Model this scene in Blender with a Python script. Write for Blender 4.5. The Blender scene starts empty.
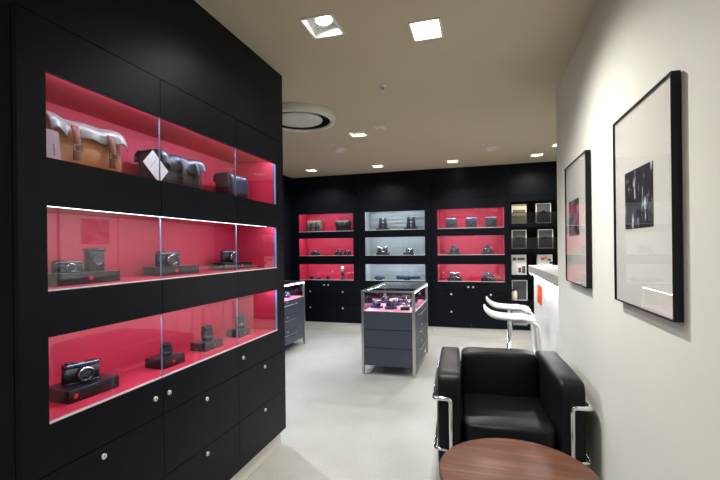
import bpy, bmesh, math, random
from mathutils import Vector, Matrix
random.seed(7)
PI = math.pi
SC = bpy.context.scene
COL = SC.collection

# ------------------------------------------------------------------ helpers
def tag(o, label=None, cat=None, group=None, kind=None):
    if label: o['label'] = label
    if cat: o['category'] = cat
    if group: o['group'] = group
    if kind: o['kind'] = kind
    return o

def thing(name, label, cat, loc=(0, 0, 0), rz=0.0, group=None):
    o = bpy.data.objects.new(name, None)
    o.empty_display_size = 0.05
    COL.objects.link(o)
    o.location = loc
    o.rotation_euler = (0, 0, rz)
    return tag(o, label, cat, group)

def dup(root, loc, rz, label, group=None):
    r = root.copy(); COL.objects.link(r)
    r.location = loc; r.rotation_euler = (0, 0, rz)
    r['label'] = label
    if group: r['group'] = group
    for ch in list(root.children):
        c = ch.copy(); COL.objects.link(c); c.parent = r
        for g in list(ch.children):
            d = g.copy(); COL.objects.link(d); d.parent = c
    return r

class MB:
    def __init__(s): s.bm = bmesh.new()
    def _mi(s, faces, mi, smooth):
        for f in faces:
            f.material_index = mi; f.smooth = smooth
    def box(s, x0, x1, y0, y1, z0, z1, mi=0, bevel=0, seg=2, M=None):
        r = bmesh.ops.create_cube(s.bm, size=1)
        vs = r['verts']
        for v in vs:
            v.co = Vector(((x0 + x1) / 2 + v.co.x * (x1 - x0), (y0 + y1) / 2 + v.co.y * (y1 - y0), (z0 + z1) / 2 + v.co.z * (z1 - z0)))
        fs = list({f for v in vs for f in v.link_faces})
        s._mi(fs, mi, False)
        if bevel:
            es = list({e for v in vs for e in v.link_edges})
            res = bmesh.ops.bevel(s.bm, geom=es, offset=bevel, segments=seg, profile=0.5, affect='EDGES')
            nv = {v for f in res['faces'] for v in f.verts} | {v for v in vs if v.is_valid}
            fs = list({f for v in nv for f in v.link_faces})
            s._mi(fs, mi, True)
            vs = list(nv)
        if M is not None:
            for v in vs: v.co = M @ v.co
        return vs
    def lathe(s, prof, c=(0, 0, 0), axis='z', seg=24, mi=0, smooth=True, caps=True):
        """prof: list of (radius, height)."""
        rings = []
        for r, h in prof:
            ring = []
            for k in range(seg):
                a = 2 * PI * k / seg
                p = (r * math.cos(a), r * math.sin(a), h)
                if axis == 'x': p = (p[2], p[0], p[1])
                elif axis == 'y': p = (p[1], p[2], p[0])
                ring.append(s.bm.verts.new((p[0] + c[0], p[1] + c[1], p[2] + c[2])))
            rings.append(ring)
        fs = []
        for a, b in zip(rings, rings[1:]):
            for k in range(seg):
                fs.append(s.bm.faces.new((a[k], a[(k + 1) % seg], b[(k + 1) % seg], b[k])))
        s._mi(fs, mi, smooth)
        if caps:
            c1 = [s.bm.faces.new(list(reversed(rings[0]))), s.bm.faces.new(rings[-1])]
            s._mi(c1, mi, False)
        return [v for ring in rings for v in ring]
    def tube(s, pts, r, seg=10, mi=0, bend=0.0, bseg=5):
        pts = [Vector(p) for p in pts]
        if bend:
            out = [pts[0]]
            for a, b, c in zip(pts, pts[1:], pts[2:]):
                d0 = (a - b).normalized(); d1 = (c - b).normalized()
                k = min(bend, (a - b).length * .49, (c - b).length * .49)
                p0 = b + d0 * k; p1 = b + d1 * k
                for i in range(bseg + 1):
                    t = i / bseg
                    out.append((1 - t) ** 2 * p0 + 2 * t * (1 - t) * b + t * t * p1)
            out.append(pts[-1]); pts = out
        rings = []; up = None
        for i, p in enumerate(pts):
            d = ((pts[i + 1] if i + 1 < len(pts) else p) - (pts[i - 1] if i else p)).normalized()
            if up is None:
                up = Vector((0, 0, 1)) if abs(d.z) < .9 else Vector((1, 0, 0))
            u = (up - d * up.dot(d)).normalized(); w = d.cross(u); up = u
            rings.append([s.bm.verts.new(p + r * (math.cos(2 * PI * k / seg) * u + math.sin(2 * PI * k / seg) * w)) for k in range(seg)])
        fs = []
        for a, b in zip(rings, rings[1:]):
            for k in range(seg):
                fs.append(s.bm.faces.new((a[k], b[k], b[(k + 1) % seg], a[(k + 1) % seg])))
        fs.append(s.bm.faces.new(rings[0])); fs.append(s.bm.faces.new(list(reversed(rings[-1]))))
        s._mi(fs, mi, True)
    def sheet(s, fn, nu, nv, thick, mi=0):
        """fn(u,v)->(point, normal) ; closed solid of given thickness."""
        A = []; B = []
        for i in range(nu + 1):
            ra = []; rb = []
            for j in range(nv + 1):
                p, n = fn(i / nu, j / nv)
                p = Vector(p); n = Vector(n).normalized()
                ra.append(s.bm.verts.new(p + n * thick / 2)); rb.append(s.bm.verts.new(p - n * thick / 2))
            A.append(ra); B.append(rb)
        fs = []
        for i in range(nu):
            for j in range(nv):
                fs.append(s.bm.faces.new((A[i][j], A[i + 1][j], A[i + 1][j + 1], A[i][j + 1])))
                fs.append(s.bm.faces.new((B[i][j], B[i][j + 1], B[i + 1][j + 1], B[i + 1][j])))
        for i in range(nu):
            fs.append(s.bm.faces.new((A[i][0], B[i][0], B[i + 1][0], A[i + 1][0])))
            fs.append(s.bm.faces.new((A[i][nv], A[i + 1][nv], B[i + 1][nv], B[i][nv])))
        for j in range(nv):
            fs.append(s.bm.faces.new((A[0][j], A[0][j + 1], B[0][j + 1], B[0][j])))
            fs.append(s.bm.faces.new((A[nu][j], B[nu][j], B[nu][j + 1], A[nu][j + 1])))
        s._mi(fs, mi, True)
    def extrude_poly(s, poly, z0, z1, mi=0, smooth=False):
        a = [s.bm.verts.new((x, y, z0)) for x, y in poly]
        b = [s.bm.verts.new((x, y, z1)) for x, y in poly]
        n = len(poly); fs = [s.bm.faces.new(list(reversed(a))), s.bm.faces.new(b)]
        s._mi(fs, mi, False)
        fs = [s.bm.faces.new((a[k], a[(k + 1) % n], b[(k + 1) % n], b[k])) for k in range(n)]
        s._mi(fs, mi, smooth)
        return a + b
    def build(s, name, mats, parent=None, label=None, bevel=0.0, kind=None, subsurf=0, fixn=True):
        if fixn: bmesh.ops.recalc_face_normals(s.bm, faces=s.bm.faces[:])
        me = bpy.data.meshes.new(name); s.bm.to_mesh(me); s.bm.free()
        if not isinstance(mats, (list, tuple)): mats = [mats]
        for m in mats: me.materials.append(m)
        o = bpy.data.objects.new(name, me); COL.objects.link(o)
        if parent is not None: o.parent = parent
        if label: o['label'] = label
        if kind: o['kind'] = kind
        if bevel:
            b = o.modifiers.new('bevel', 'BEVEL'); b.width = bevel; b.segments = 2; b.limit_method = 'ANGLE'
        if subsurf:
            b = o.modifiers.new('sub', 'SUBSURF'); b.levels = subsurf; b.render_levels = subsurf
        return o

def bx(name, mat, x0, x1, y0, y1, z0, z1, parent=None, bevel=0.0, label=None, kind=None):
    m = MB(); m.box(x0, x1, y0, y1, z0, z1)
    return m.build(name, mat, parent, label=label, bevel=bevel, kind=kind)

# ------------------------------------------------------------------ materials
def mat(name, base, rough=0.5, metal=0.0, spec=0.5, coat=0.0, noise=0.0, nscale=20.0, bump=0.0, bscale=200.0, coatr=0.05):
    m = bpy.data.materials.new(name); m.use_nodes = True
    nt = m.node_tree; b = nt.nodes['Principled BSDF']
    b.inputs['Base Color'].default_value = (*base, 1)
    b.inputs['Roughness'].default_value = rough
    b.inputs['Metallic'].default_value = metal
    b.inputs['Specular IOR Level'].default_value = spec
    b.inputs['Coat Weight'].default_value = coat
    b.inputs['Coat Roughness'].default_value = coatr
    tc = nt.nodes.new('ShaderNodeTexCoord')
    if noise:
        n = nt.nodes.new('ShaderNodeTexNoise'); n.inputs['Scale'].default_value = nscale; n.inputs['Detail'].default_value = 4
        nt.links.new(tc.outputs['Object'], n.inputs['Vector'])
        r = nt.nodes.new('ShaderNodeMapRange'); r.inputs[1].default_value = .3; r.inputs[2].default_value = .7
        r.inputs[3].default_value = 1 - noise; r.inputs[4].default_value = 1 + noise
        nt.links.new(n.outputs['Fac'], r.inputs[0])
        mx = nt.nodes.new('ShaderNodeVectorMath'); mx.operation = 'SCALE'
        mx.inputs[0].default_value = base
        nt.links.new(r.outputs[0], mx.inputs['Scale'])
        nt.links.new(mx.outputs[0], b.inputs['Base Color'])
    if bump:
        n = nt.nodes.new('ShaderNodeTexNoise'); n.inputs['Scale'].default_value = bscale; n.inputs['Detail'].default_value = 3
        nt.links.new(tc.outputs['Object'], n.inputs['Vector'])
        bp = nt.nodes.new('ShaderNodeBump'); bp.inputs['Strength'].default_value = bump; bp.inputs['Distance'].default_value = .002
        nt.links.new(n.outputs['Fac'], bp.inputs['Height']); nt.links.new(bp.outputs[0], b.inputs['Normal'])
    return m

def emit(name, col, strength):
    m = bpy.data.materials.new(name); m.use_nodes = True
    nt = m.node_tree; nt.nodes.clear()
    e = nt.nodes.new('ShaderNodeEmission'); e.inputs[0].default_value = (*col, 1); e.inputs[1].default_value = strength
    o = nt.nodes.new('ShaderNodeOutputMaterial'); nt.links.new(e.outputs[0], o.inputs[0])
    return m

def glassmat(name, tint=(.97, .98, .98), r0=.04, rough=0.0):
    m = bpy.data.materials.new(name); m.use_nodes = True
    nt = m.node_tree; nt.nodes.clear()
    t = nt.nodes.new('ShaderNodeBsdfTransparent'); t.inputs[0].default_value = (*tint, 1)
    g = nt.nodes.new('ShaderNodeBsdfGlossy'); g.inputs['Roughness'].default_value = rough
    lw = nt.nodes.new('ShaderNodeLayerWeight')
    p = nt.nodes.new('ShaderNodeMath'); p.operation = 'POWER'; p.inputs[1].default_value = 5
    nt.links.new(lw.outputs['Facing'], p.inputs[0])
    q = nt.nodes.new('ShaderNodeMath'); q.operation = 'MULTIPLY_ADD'; q.inputs[1].default_value = 1 - r0; q.inputs[2].default_value = r0
    nt.links.new(p.outputs[0], q.inputs[0])
    mx = nt.nodes.new('ShaderNodeMixShader'); nt.links.new(q.outputs[0], mx.inputs[0])
    nt.links.new(t.outputs[0], mx.inputs[1]); nt.links.new(g.outputs[0], mx.inputs[2])
    o = nt.nodes.new('ShaderNodeOutputMaterial'); nt.links.new(mx.outputs[0], o.inputs[0])
    return m

M_black = mat('black_laminate', (.0030, .0039, .0070), .40, spec=.14, noise=.06, nscale=3)
M_seam = mat('seam_black', (.002, .002, .002), .8, spec=.1)
M_red = mat('red_lining', (.535, .032, .070), .5, spec=.3, noise=.03, nscale=8)
M_slat = None
M_wall = mat('wall_paint', (.75, .758, .69), .62, spec=.3, noise=.02, nscale=2, bump=.05, bscale=300)
M_ceil = mat('ceiling_paint', (.56, .51, .375), .9, spec=.1, noise=.015, nscale=1.5)
M_white = mat('white_laminate', (.85, .85, .84), .35, spec=.4, noise=.01)
M_plinth = mat('plinth_metal', (.80, .78, .72), .4, spec=.4, noise=.02)
M_chrome = mat('chrome', (.82, .83, .85), .09, 1.0, noise=.02)
M_steel = mat('brushed_steel', (.62, .61, .58), .3, 1.0, noise=.05, nscale=60)
M_nickel = mat('nickel_lock', (.92, .89, .80), .38, .6, noise=.02)
M_case = mat('case_grey', (.058, .068, .092), .45, spec=.4, noise=.03)
M_leather = mat('black_leather', (.0045, .0048, .0068), .42, spec=.22, noise=.15, nscale=14, bump=.35, bscale=260)
M_pedestal = mat('pedestal_black', (.010, .011, .016), .28, spec=.5, noise=.04)
M_dot = mat('red_dot', (.75, .025, .02), .4, noise=.02)
M_cambody = mat('camera_black', (.012, .012, .014), .42, noise=.1, bump=.3, bscale=900)
M_cammetal = mat('camera_dark_metal', (.11, .12, .14), .25, .9, noise=.04)
M_camsilver = mat('camera_silver', (.70, .71, .73), .25, .9, noise=.03)
M_lensglass = mat('lens_glass', (.01, .015, .035), .03, spec=.9, coat=1, noise=.05)
M_tan = mat('tan_leather', (.40, .155, .030), .5, noise=.18, nscale=12, bump=.25, bscale=160)
M_flapglare = mat('tan_flap_glare', (.25, .232, .205), .34, spec=.6, coat=.35, coatr=.3, noise=.10, nscale=10, bump=.2, bscale=150)  # LED glare on the flap painted in as a grey base
M_strap = mat('brown_strap', (.20, .035, .014), .42, noise=.12, nscale=20)
M_bagdark = mat('dark_bag', (.022, .021, .022), .42, noise=.2, nscale=12, bump=.3, bscale=150)
M_bagsheen = mat('dark_flap_blue_sheen', (.020, .042, .080), .34, spec=.7, coat=.5, coatr=.28, noise=.15, nscale=12, bump=.25, bscale=150)  # blue reflection of the strip light put into the base colour
M_olive = mat('olive_canvas', (.13, .125, .095), .7, noise=.15, nscale=20, bump=.3)
M_brass = mat('buckle', (.8, .7, .5), .25, 1.0, noise=.03)
M_card = mat('white_card', (.86, .86, .88), .6, noise=.015)
M_lilac = mat('lilac_card', (.60, .42, .56), .6, noise=.015)
M_ink = mat('ink', (.05, .05, .06), .7, noise=.02)
M_frame = mat('frame_black', (.004, .0042, .008), .4, spec=.25, noise=.05)
M_mat = mat('picture_mount', (.90, .90, .83), .7, noise=.012, nscale=4)
M_glass = glassmat('clear_glass', r0=.055)
M_topglass = glassmat('case_top_glass', (.96, .98, .98), .09)
M_picglass = glassmat('picture_glass', (.99, .99, .99), .013)
M_guard = glassmat('grey_acrylic', (.62, .62, .63), .05)
M_edge = mat('glass_edge', (.36, .52, .76), .25, spec=.6, noise=.03)
M_edgeglow = mat('edge_glow_blue', (.20, .42, .85), .3, noise=.02)  # blue glow of the glass end put into the colour
M_rail = mat('aluminium_rail', (.86, .88, .92), .3, .3, noise=.02)
M_led = emit('led_strip', (.64, .79, 1.0), 66)
M_led2 = emit('led_strip_thin', (.74, .82, 1.0), 7)
M_ledcase = emit('led_strip_blue', (.72, .82, 1.0), 130)
M_ledback = emit('led_strip_back', (.68, .82, 1.0), 88)
M_lamp = emit('lamp_glow', (1.0, .93, .80), 60)
M_lampnear = emit('lamp_glow_cool', (.95, .96, 1.0), 60)
M_orange = mat('orange_acrylic', (.85, .10, .03), .35, noise=.03)
M_pinkmat = mat('pink_display_mat', (.80, .22, .32), .6, noise=.06, nscale=10)
M_bluelit = mat('blue_lit_tint', (.020, .040, .115), .30, noise=.05)  # blue light on the showcase plinths and scopes put into their colour
M_ventwhite = mat('vent_white', (.72, .70, .64), .5, noise=.02)
M_dark = mat('dark_void', (.01, .009, .012), .7, noise=.03)
M_trimwhite = mat('white_trim', (.80, .79, .74), .45, noise=.02)
M_greybox = mat('box_grey', (.085, .085, .09), .5, noise=.06)
M_cream = mat('box_cream', (.62, .58, .36), .5, noise=.04)
M_pic_yellow = mat('print_yellow', (.80, .55, .10), .5, noise=.03)
M_seat = mat('stool_white', (.82, .82, .80), .28, spec=.5, noise=.01)

M_slat = mat('white_slats', (.43, .44, .42), .5, noise=.03)

def floor_mat():
    m = mat('floor_resin', (.55, .55, .52), .34, spec=.35)
    nt = m.node_tree; b = nt.nodes['Principled BSDF']
    tc = nt.nodes.new('ShaderNodeTexCoord')
    n1 = nt.nodes.new('ShaderNodeTexNoise'); n1.inputs['Scale'].default_value = 1.3; n1.inputs['Detail'].default_value = 6
    n2 = nt.nodes.new('ShaderNodeTexNoise'); n2.inputs['Scale'].default_value = 90; n2.inputs['Detail'].default_value = 3
    for n in (n1, n2): nt.links.new(tc.outputs['Object'], n.inputs['Vector'])
    cr = nt.nodes.new('ShaderNodeValToRGB')
    cr.color_ramp.elements[0].position = .3; cr.color_ramp.elements[0].color = (.33, .325, .295, 1)
    cr.color_ramp.elements[1].position = .7; cr.color_ramp.elements[1].color = (.46, .45, .415, 1)
    nt.links.new(n1.outputs['Fac'], cr.inputs[0])
    mr = nt.nodes.new('ShaderNodeMapRange'); mr.inputs[1].default_value = .3; mr.inputs[2].default_value = .7
    mr.inputs[3].default_value = .90; mr.inputs[4].default_value = 1.10
    nt.links.new(n2.outputs['Fac'], mr.inputs[0])
    vm = nt.nodes.new('ShaderNodeVectorMath'); vm.operation = 'SCALE'
    nt.links.new(cr.outputs[0], vm.inputs[0]); nt.links.new(mr.outputs[0], vm.inputs['Scale'])
    nt.links.new(vm.outputs[0], b.inputs['Base Color'])
    r2 = nt.nodes.new('ShaderNodeMapRange'); r2.inputs[3].default_value = .30; r2.inputs[4].default_value = .45
    nt.links.new(n1.outputs['Fac'], r2.inputs[0]); nt.links.new(r2.outputs[0], b.inputs['Roughness'])
    bp = nt.nodes.new('ShaderNodeBump'); bp.inputs['Strength'].default_value = .12; bp.inputs['Distance'].default_value = .002
    nt.links.new(n2.outputs['Fac'], bp.inputs['Height']); nt.links.new(bp.outputs[0], b.inputs['Normal'])
    return m
M_floor = floor_mat()

def wood_mat():
    m = mat('walnut', (.2, .08, .04), .42, spec=.3)
    nt = m.node_tree; b = nt.nodes['Principled BSDF']
    tc = nt.nodes.new('ShaderNodeTexCoord'); mp = nt.nodes.new('ShaderNodeMapping')
    mp.inputs['Rotation'].default_value = (0, 0, math.radians(-12)); mp.inputs['Scale'].default_value = (1.5, 22, 10)
    nt.links.new(tc.outputs['Object'], mp.inputs[0])
    n = nt.nodes.new('ShaderNodeTexNoise'); n.inputs['Scale'].default_value = 2.0; n.inputs['Detail'].default_value = 7; n.inputs['Distortion'].default_value = .4
    nt.links.new(mp.outputs[0], n.inputs['Vector'])
    cr = nt.nodes.new('ShaderNodeValToRGB'); e = cr.color_ramp.elements
    e[0].position = .32; e[0].color = (.080, .030, .017, 1)
    e[1].position = .72; e[1].color = (.205, .085, .044, 1)
    k = e.new(.52); k.color = (.13, .050, .027, 1)
    nt.links.new(n.outputs['Fac'], cr.inputs[0]); nt.links.new(cr.outputs[0], b.inputs['Base Color'])
    return m
M_wood = wood_mat()

def print_mat(name, seed, dark, mid, light, scale, pos):
    m = mat(name, dark, .6)
    nt = m.node_tree; b = nt.nodes['Principled BSDF']
    tc = nt.nodes.new('ShaderNodeTexCoord'); mp = nt.nodes.new('ShaderNodeMapping')
    mp.inputs['Location'].default_value = seed; mp.inputs['Scale'].default_value = scale
    nt.links.new(tc.outputs['Object'], mp.inputs[0])
    n = nt.nodes.new('ShaderNodeTexNoise'); n.inputs['Scale'].default_value = 1.0; n.inputs['Detail'].default_value = 5
    nt.links.new(mp.outputs[0], n.inputs['Vector'])
    cr = nt.nodes.new('ShaderNodeValToRGB'); e = cr.color_ramp.elements
    e[0].position = pos[0]; e[0].color = (*dark, 1); e[1].position = pos[2]; e[1].color = (*light, 1)
    k = e.new(pos[1]); k.color = (*mid, 1)
    nt.links.new(n.outputs['Fac'], cr.inputs[0]); nt.links.new(cr.outputs[0], b.inputs['Base Color'])
    return m
M_print = print_mat('night_print', (3.1, 1.7, .4), (.006, .006, .012), (.04, .045, .06), (.85, .88, .92), (1, 40, 13), (.52, .585, .66))
M_print_far = print_mat('grey_print', (1.1, 5.7, 2.4), (.02, .018, .03), (.16, .12, .16), (.50, .44, .48), (1, 9, 13), (.40, .52, .68))

# ------------------------------------------------------------------ key dimensions
CX = -1.325          # front plane of the left cabinet
WX = 0.578           # right wall
WY = 3.48            # far end of the right wall
BY = 6.44            # front plane of the back cabinets
LX = -3.09           # left wall
CH = 2.59            # ceiling
FY = -2.6            # shop front behind the camera
RX = 2.3             # far right wall beyond the counter

# ------------------------------------------------------------------ the setting
bx('floor', M_floor, LX - .1, RX + .1, FY - .1, 6.95, -.1, 0, kind='structure')
bx('wall_left', M_black, LX - .1, LX, 1.6, 6.95, 0, CH, kind='structure')
bx('wall_near_left_bounce', M_wall, LX - .1, LX, FY, 1.6, 0, CH, kind='structure')  # unseen stretch, made pale to bounce light onto the cabinet side
bx('wall_back', M_black, LX, RX, 6.86, 6.95, 0, CH, kind='structure')
bx('wall_right', M_wall, WX, WX + .14, FY, WY, 0, CH, kind='structure')
bx('wall_far_right', M_wall, RX, RX + .1, WY - .1, 6.95, 0, CH, kind='structure')
bx('wall_return', M_wall, WX + .14, RX, WY - .1, WY, 0, CH, kind='structure')
m = MB()
m.box(LX, WX, FY - .1, FY, 0, .25); m.box(LX, WX, FY - .1, FY, 2.35, CH)
m.box(LX, LX + .2, FY - .1, FY, .25, 2.35); m.box(WX - .2, WX, FY - .1, FY, .25, 2.35)
m.box(-1.35, -1.25, FY - .1, FY, .25, 2.35)
m.build('wall_front', M_wall, kind='structure')
bx('window_1', M_glass, LX + .2, -1.35, FY - .06, FY - .05, .25, 2.35, kind='structure')
bx('window_2', M_glass, -1.25, WX - .2, FY - .06, FY - .05, .25, 2.35, kind='structure')

# ceiling with square cut-outs for the recessed lights
lights = [  # x, y, half-x, half-y, power scale, label, near
    (-.815, 2.105, .082, .095, 'square recessed ceiling spotlight with tilted lamp showing, nearest the tall left cabinet', 'tilt'),
    (-.275, 2.31, .075, .092, 'square recessed ceiling spotlight glowing bright white, nearer the right wall', 'glow'),
    (-1.235, 4.20, .075, .075, 'square ceiling downlight between the round air vent and the two display cases', 'far'),
    (-2.50, 5.90, .07, .07, 'square ceiling downlight above the leftmost red back wall cabinet', 'far'),
    (-1.445, 5.93, .07, .07, 'square ceiling downlight above the white slatted back wall cabinet', 'far'),
    (-.355, 5.95, .07, .07, 'square ceiling downlight above the right hand red back wall cabinet', 'far'),
    (.74, 5.91, .07, .07, 'square ceiling downlight above the shelf of white edged boxes', 'far'),
    (.93, 5.40, .07, .07, 'ceiling downlight half hidden by the far end of the pale right wall', 'far'),
    (-2.45, 3.46, .07, .07, 'square ceiling downlight hidden behind the tall left cabinet', 'far'),
    (-.815, -.2, .08, .09, 'added unseen ceiling spotlight behind the viewer on the cabinet side', 'far'),  # from here on: unseen lamps added as fill
    (-.275, .35, .08, .09, 'added unseen ceiling spotlight behind the viewer on the wall side', 'far'),
    (-.55, -1.5, .08, .09, 'added unseen ceiling spotlight just inside the shop front', 'far'),
]
xs = sorted({LX - .1, RX + .1} | {l[0] - l[2] for l in lights} | {l[0] + l[2] for l in lights})
ys = sorted({FY - .1, 6.95} | {l[1] - l[3] for l in lights} | {l[1] + l[3] for l in lights})
m = MB()
def hole(x, y): return any(abs(x - l[0]) < l[2] and abs(y - l[1]) < l[3] for l in lights)
grid = {}
def gv(i, j):
    if (i, j) not in grid: grid[(i, j)] = m.bm.verts.new((xs[i], ys[j], CH))
    return grid[(i, j)]
for i in range(len(xs) - 1):
    for j in range(len(ys) - 1):
        if not hole((xs[i] + xs[i + 1]) / 2, (ys[j] + ys[j + 1]) / 2):
            m.bm.faces.new((gv(i, j), gv(i, j + 1), gv(i + 1, j + 1), gv(i + 1, j)))
m.build('ceiling', M_ceil, kind='structure', fixn=False)

def spot(name, loc, target, power, size, col, blend=.6, rad=.022):
    d = bpy.data.lights.new(name, 'SPOT'); d.energy = power; d.spot_size = math.radians(size); d.spot_blend = blend
    d.color = col; d.shadow_soft_size = rad
    o = bpy.data.objects.new(name, d); COL.objects.link(o); o.location = loc
    v = Vector(target) - Vector(loc); o.rotation_euler = v.to_track_quat('-Z', 'Y').to_euler()
    return o

WARM = (1.0, .90, .76); NEUT = (1.0, .965, .91)
beam = {  # index: (target, power, size, colour)
    0: ((-.75, 2.2, 0), 42, 95, NEUT), 1: ((.30, 2.0, 0), 122, 105, NEUT), 2: ((-1.2, 4.25, 0), 60, 105, NEUT),
    3: ((-2.5, 5.9, 0), 60, 95, (.84, .92, 1.0)), 4: ((-1.445, 5.9, 0), 70, 95, NEUT), 5: ((.0, 5.4, 0), 150, 95, NEUT),
    6: ((.74, 6.25, 0), 50, 95, NEUT), 7: ((.75, 5.1, 0), 70, 110, NEUT), 8: ((-1.7, 3.2, 0), 170, 110, (.80, .89, 1.0)),
    9: ((-.5, .1, 0), 28, 110, NEUT), 10: ((.35, .6, 0), 22, 110, NEUT), 11: ((-.5, -1.3, 0), 28, 110, NEUT)}
for i, (x, y, hx, hy, lab, kind) in enumerate(lights):
    t = thing('ceiling_light', lab, 'ceiling light', (x, y, CH), 0, 'recessed square ceiling lights')
    m = MB(); e = .012
    for (a, b, c, d) in ((-hx - e, hx + e, -hy - e, -hy), (-hx - e, hx + e, hy, hy + e), (-hx - e, -hx, -hy, hy), (hx, hx + e, -hy, hy)):
        m.box(a, b, c, d, -.006, 0)
    m.build('trim_frame', M_trimwhite, t)
    m = MB(); D = .11; k = .003
    m.box(-hx - k, hx + k, -hy - k, -hy, 0, D); m.box(-hx - k, hx + k, hy, hy + k, 0, D)
    m.box(-hx - k, -hx, -hy, hy, 0, D); m.box(hx, hx + k, -hy, hy, 0, D); m.box(-hx - k, hx + k, -hy - k, hy + k, D, D + .004)
    m.build('housing', M_trimwhite, t)
    if kind == 'tilt': c = (.0, .02, .045); dr = Vector((.15, -.15, -1)).normalized()
    elif kind == 'glow': c = (0, 0, .012); dr = Vector((0, 0, -1))
    else: c = (0, 0, .035); dr = Vector((0, 0, -1))
    R = .052 if kind != 'glow' else .072
    Rm = Vector((0, 0, -1)).rotation_difference(dr).to_matrix()
    m = MB(); m.lathe([(R * .75, .05), (R, .01), (R, -.004), (R * .86, -.004), (R * .82, .004)], c, seg=24, caps=False)
    for v in m.bm.verts: v.co = Rm @ (v.co - Vector(c)) + Vector(c)
    if kind == 'glow':
        for v in m.bm.verts: v.co.z += .03
    m.build('lamp_ring', M_steel, t)
    m = MB()
    if kind == 'glow': m.box(-hx + .014, hx - .005, -hy + .005, hy - .008, c[2], c[2] + .004)
    else: m.lathe([(R * .84, .006), (R * .84, .002)], c, seg=24)
    for v in m.bm.verts: v.co = Rm @ (v.co - Vector(c)) + Vector(c)
    m.build('lamp', M_lampnear if kind in ('tilt', 'glow') else M_lamp, t)
    tg, pw, sz, co = beam[i]
    sz2 = 132 if i in (1, 10) else 142
    L = Vector((x, y, CH)) + Vector(c) + dr * .025
    spot('downlight_beam', L, tg, pw * 1.2, sz2, co, 1.0)

# round air vent, detectors, sprinkler
t = thing('air_vent', 'large round white ceiling air diffuser just past the left cabinet', 'air vent', (-1.57, 3.44, CH))
m = MB(); m.lathe([(.33, 0), (.336, -.03), (.328, -.058), (.305, -.066), (.285, -.060), (.280, -.04), (.280, -.003)], seg=56, caps=False); m.build('outer_ring', M_ventwhite, t)
m = MB(); m.lathe([(.279, -.050), (.279, -.003), (.001, -.002)], seg=48, caps=False); m.build('duct', M_dark, t, 'dark opening behind the disc')
m = MB(); m.lathe([(.06, -.006), (.19, -.020), (.212, -.040), (.208, -.050), (.15, -.064), (.05, -.070), (.001, -.071)], seg=48, caps=False); m.build('centre_disc', M_ventwhite, t)
def round_fix(name, x, y, r, h, lab, cat):
    t = thing(name, lab, cat, (x, y, CH))
    m = MB(); m.lathe([(r, 0), (r, -h * .3), (r * .8, -h * .5), (r * .75, -h * .55)], seg=28, caps=False); m.build('base_plate', M_ventwhite, t)
    m = MB(); m.lathe([(r * .74, -h * .45), (r * .7, -h * .9), (r * .5, -h), (.001, -h)], seg=28, caps=False); m.build('sensor_head', M_ventwhite, t)
    m = MB(); m.lathe([(.006, -h * .8), (.006, -h * 1.05)], (r * .55, 0, 0), seg=10); m.build('indicator', M_dark, t)
round_fix('smoke_detector', .143, 5.28, .075, .035, 'round smoke detector on the ceiling at right, before the black cabinets', 'smoke detector')
round_fix('smoke_detector', -1.638, 4.77, .085, .03, 'round smoke detector on the ceiling beyond the round air vent', 'smoke detector')
t = thing('sprinkler_head', 'tiny white sprinkler head alone in the middle of the ceiling', 'sprinkler', (-.689, 3.02, CH))
m = MB(); m.lathe([(.03, 0), (.028, -.006), (.012, -.010)], seg=20, caps=False); m.build('escutcheon', M_trimwhite, t)
m = MB(); m.lathe([(.008, -.006), (.006, -.03), (.016, -.032), (.016, -.035)], seg=14); m.build('nozzle', M_trimwhite, t)
t = thing('ceiling_sensor', 'small pale ceiling sensor plate beside the downlight past the vent', 'sensor', (-.956, 4.04, CH))
m = MB(); m.box(-.05, .05, -.045, .045, -.006, 0, bevel=.002); m.build('cover_plate', M_trimwhite, t)
m = MB(); m.lathe([(.022, -.005), (.02, -.014), (.001, -.018)], seg=18, caps=False); m.build('lens_dome', M_ventwhite, t)

# ------------------------------------------------------------------ shared cabinet parts
def lock(parent, p, axis, r=.0105):
    m = MB()
    s = 1 if axis == 'x' else -1
    ax = 'x' if axis == 'x' else 'y'
    m.lathe([(r, 0), (r, s * .006), (r * .85, s * .008), (r * .5, s * .008)], p, ax, 18)
    o = m.build('lock', M_nickel, parent, 'round nickel lock')
    m = MB()
    if axis == 'x': m.box(p[0] + .0078, p[0] + .0086, p[1] - .0012, p[1] + .0012, p[2] - .005, p[2] + .005)
    else: m.box(p[0] - .0012, p[0] + .0012, p[1] - .0086, p[1] - .0078, p[2] - .005, p[2] + .005)
    m.build('keyhole', M_dark, o)

# ------------------------------------------------------------------ the tall left cabinet
Y0, Y1 = .89, 2.62
U = (Y1 - Y0) / 3
WIN0, WIN1 = .976, 2.515
ROWS = [(1.673, 1.95), (1.244, 1.517), (.820, 1.096)]
DEP = .33
cab = thing('display_cabinet', 'tall matt black display cabinet with three long red niches filling the left side', 'cabinet', (0, 0, 0))
g = .0016; T = .02
m = MB()
xb = CX - .43
m.box(xb, CX - T - .005, Y0, Y0 + .03, .114, 2.1135); m.box(xb, CX - T - .004, Y1 - .03, Y1, .114, 2.59)
m.box(xb, xb + .02, Y0 + .012, Y1, .114, 2.59); m.box(xb, CX - T - .004, Y0 + .012, Y1, .114, .134)
m.box(xb, CX - T - .004, Y0 + .04, Y1 - .03, 2.03, 2.05)
m.box(xb + .01, CX - .16, Y0 + .04, Y1 - .03, .134, .80)
for z0, z1 in ((.80, .812), (1.130, 1.234), (1.531, 1.663), (1.984, 2.04)):
    m.box(xb + .02, CX - T - .004, Y0 + .04, Y1 - .03, z0, z1)
m.build('carcass', M_black, cab)
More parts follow.
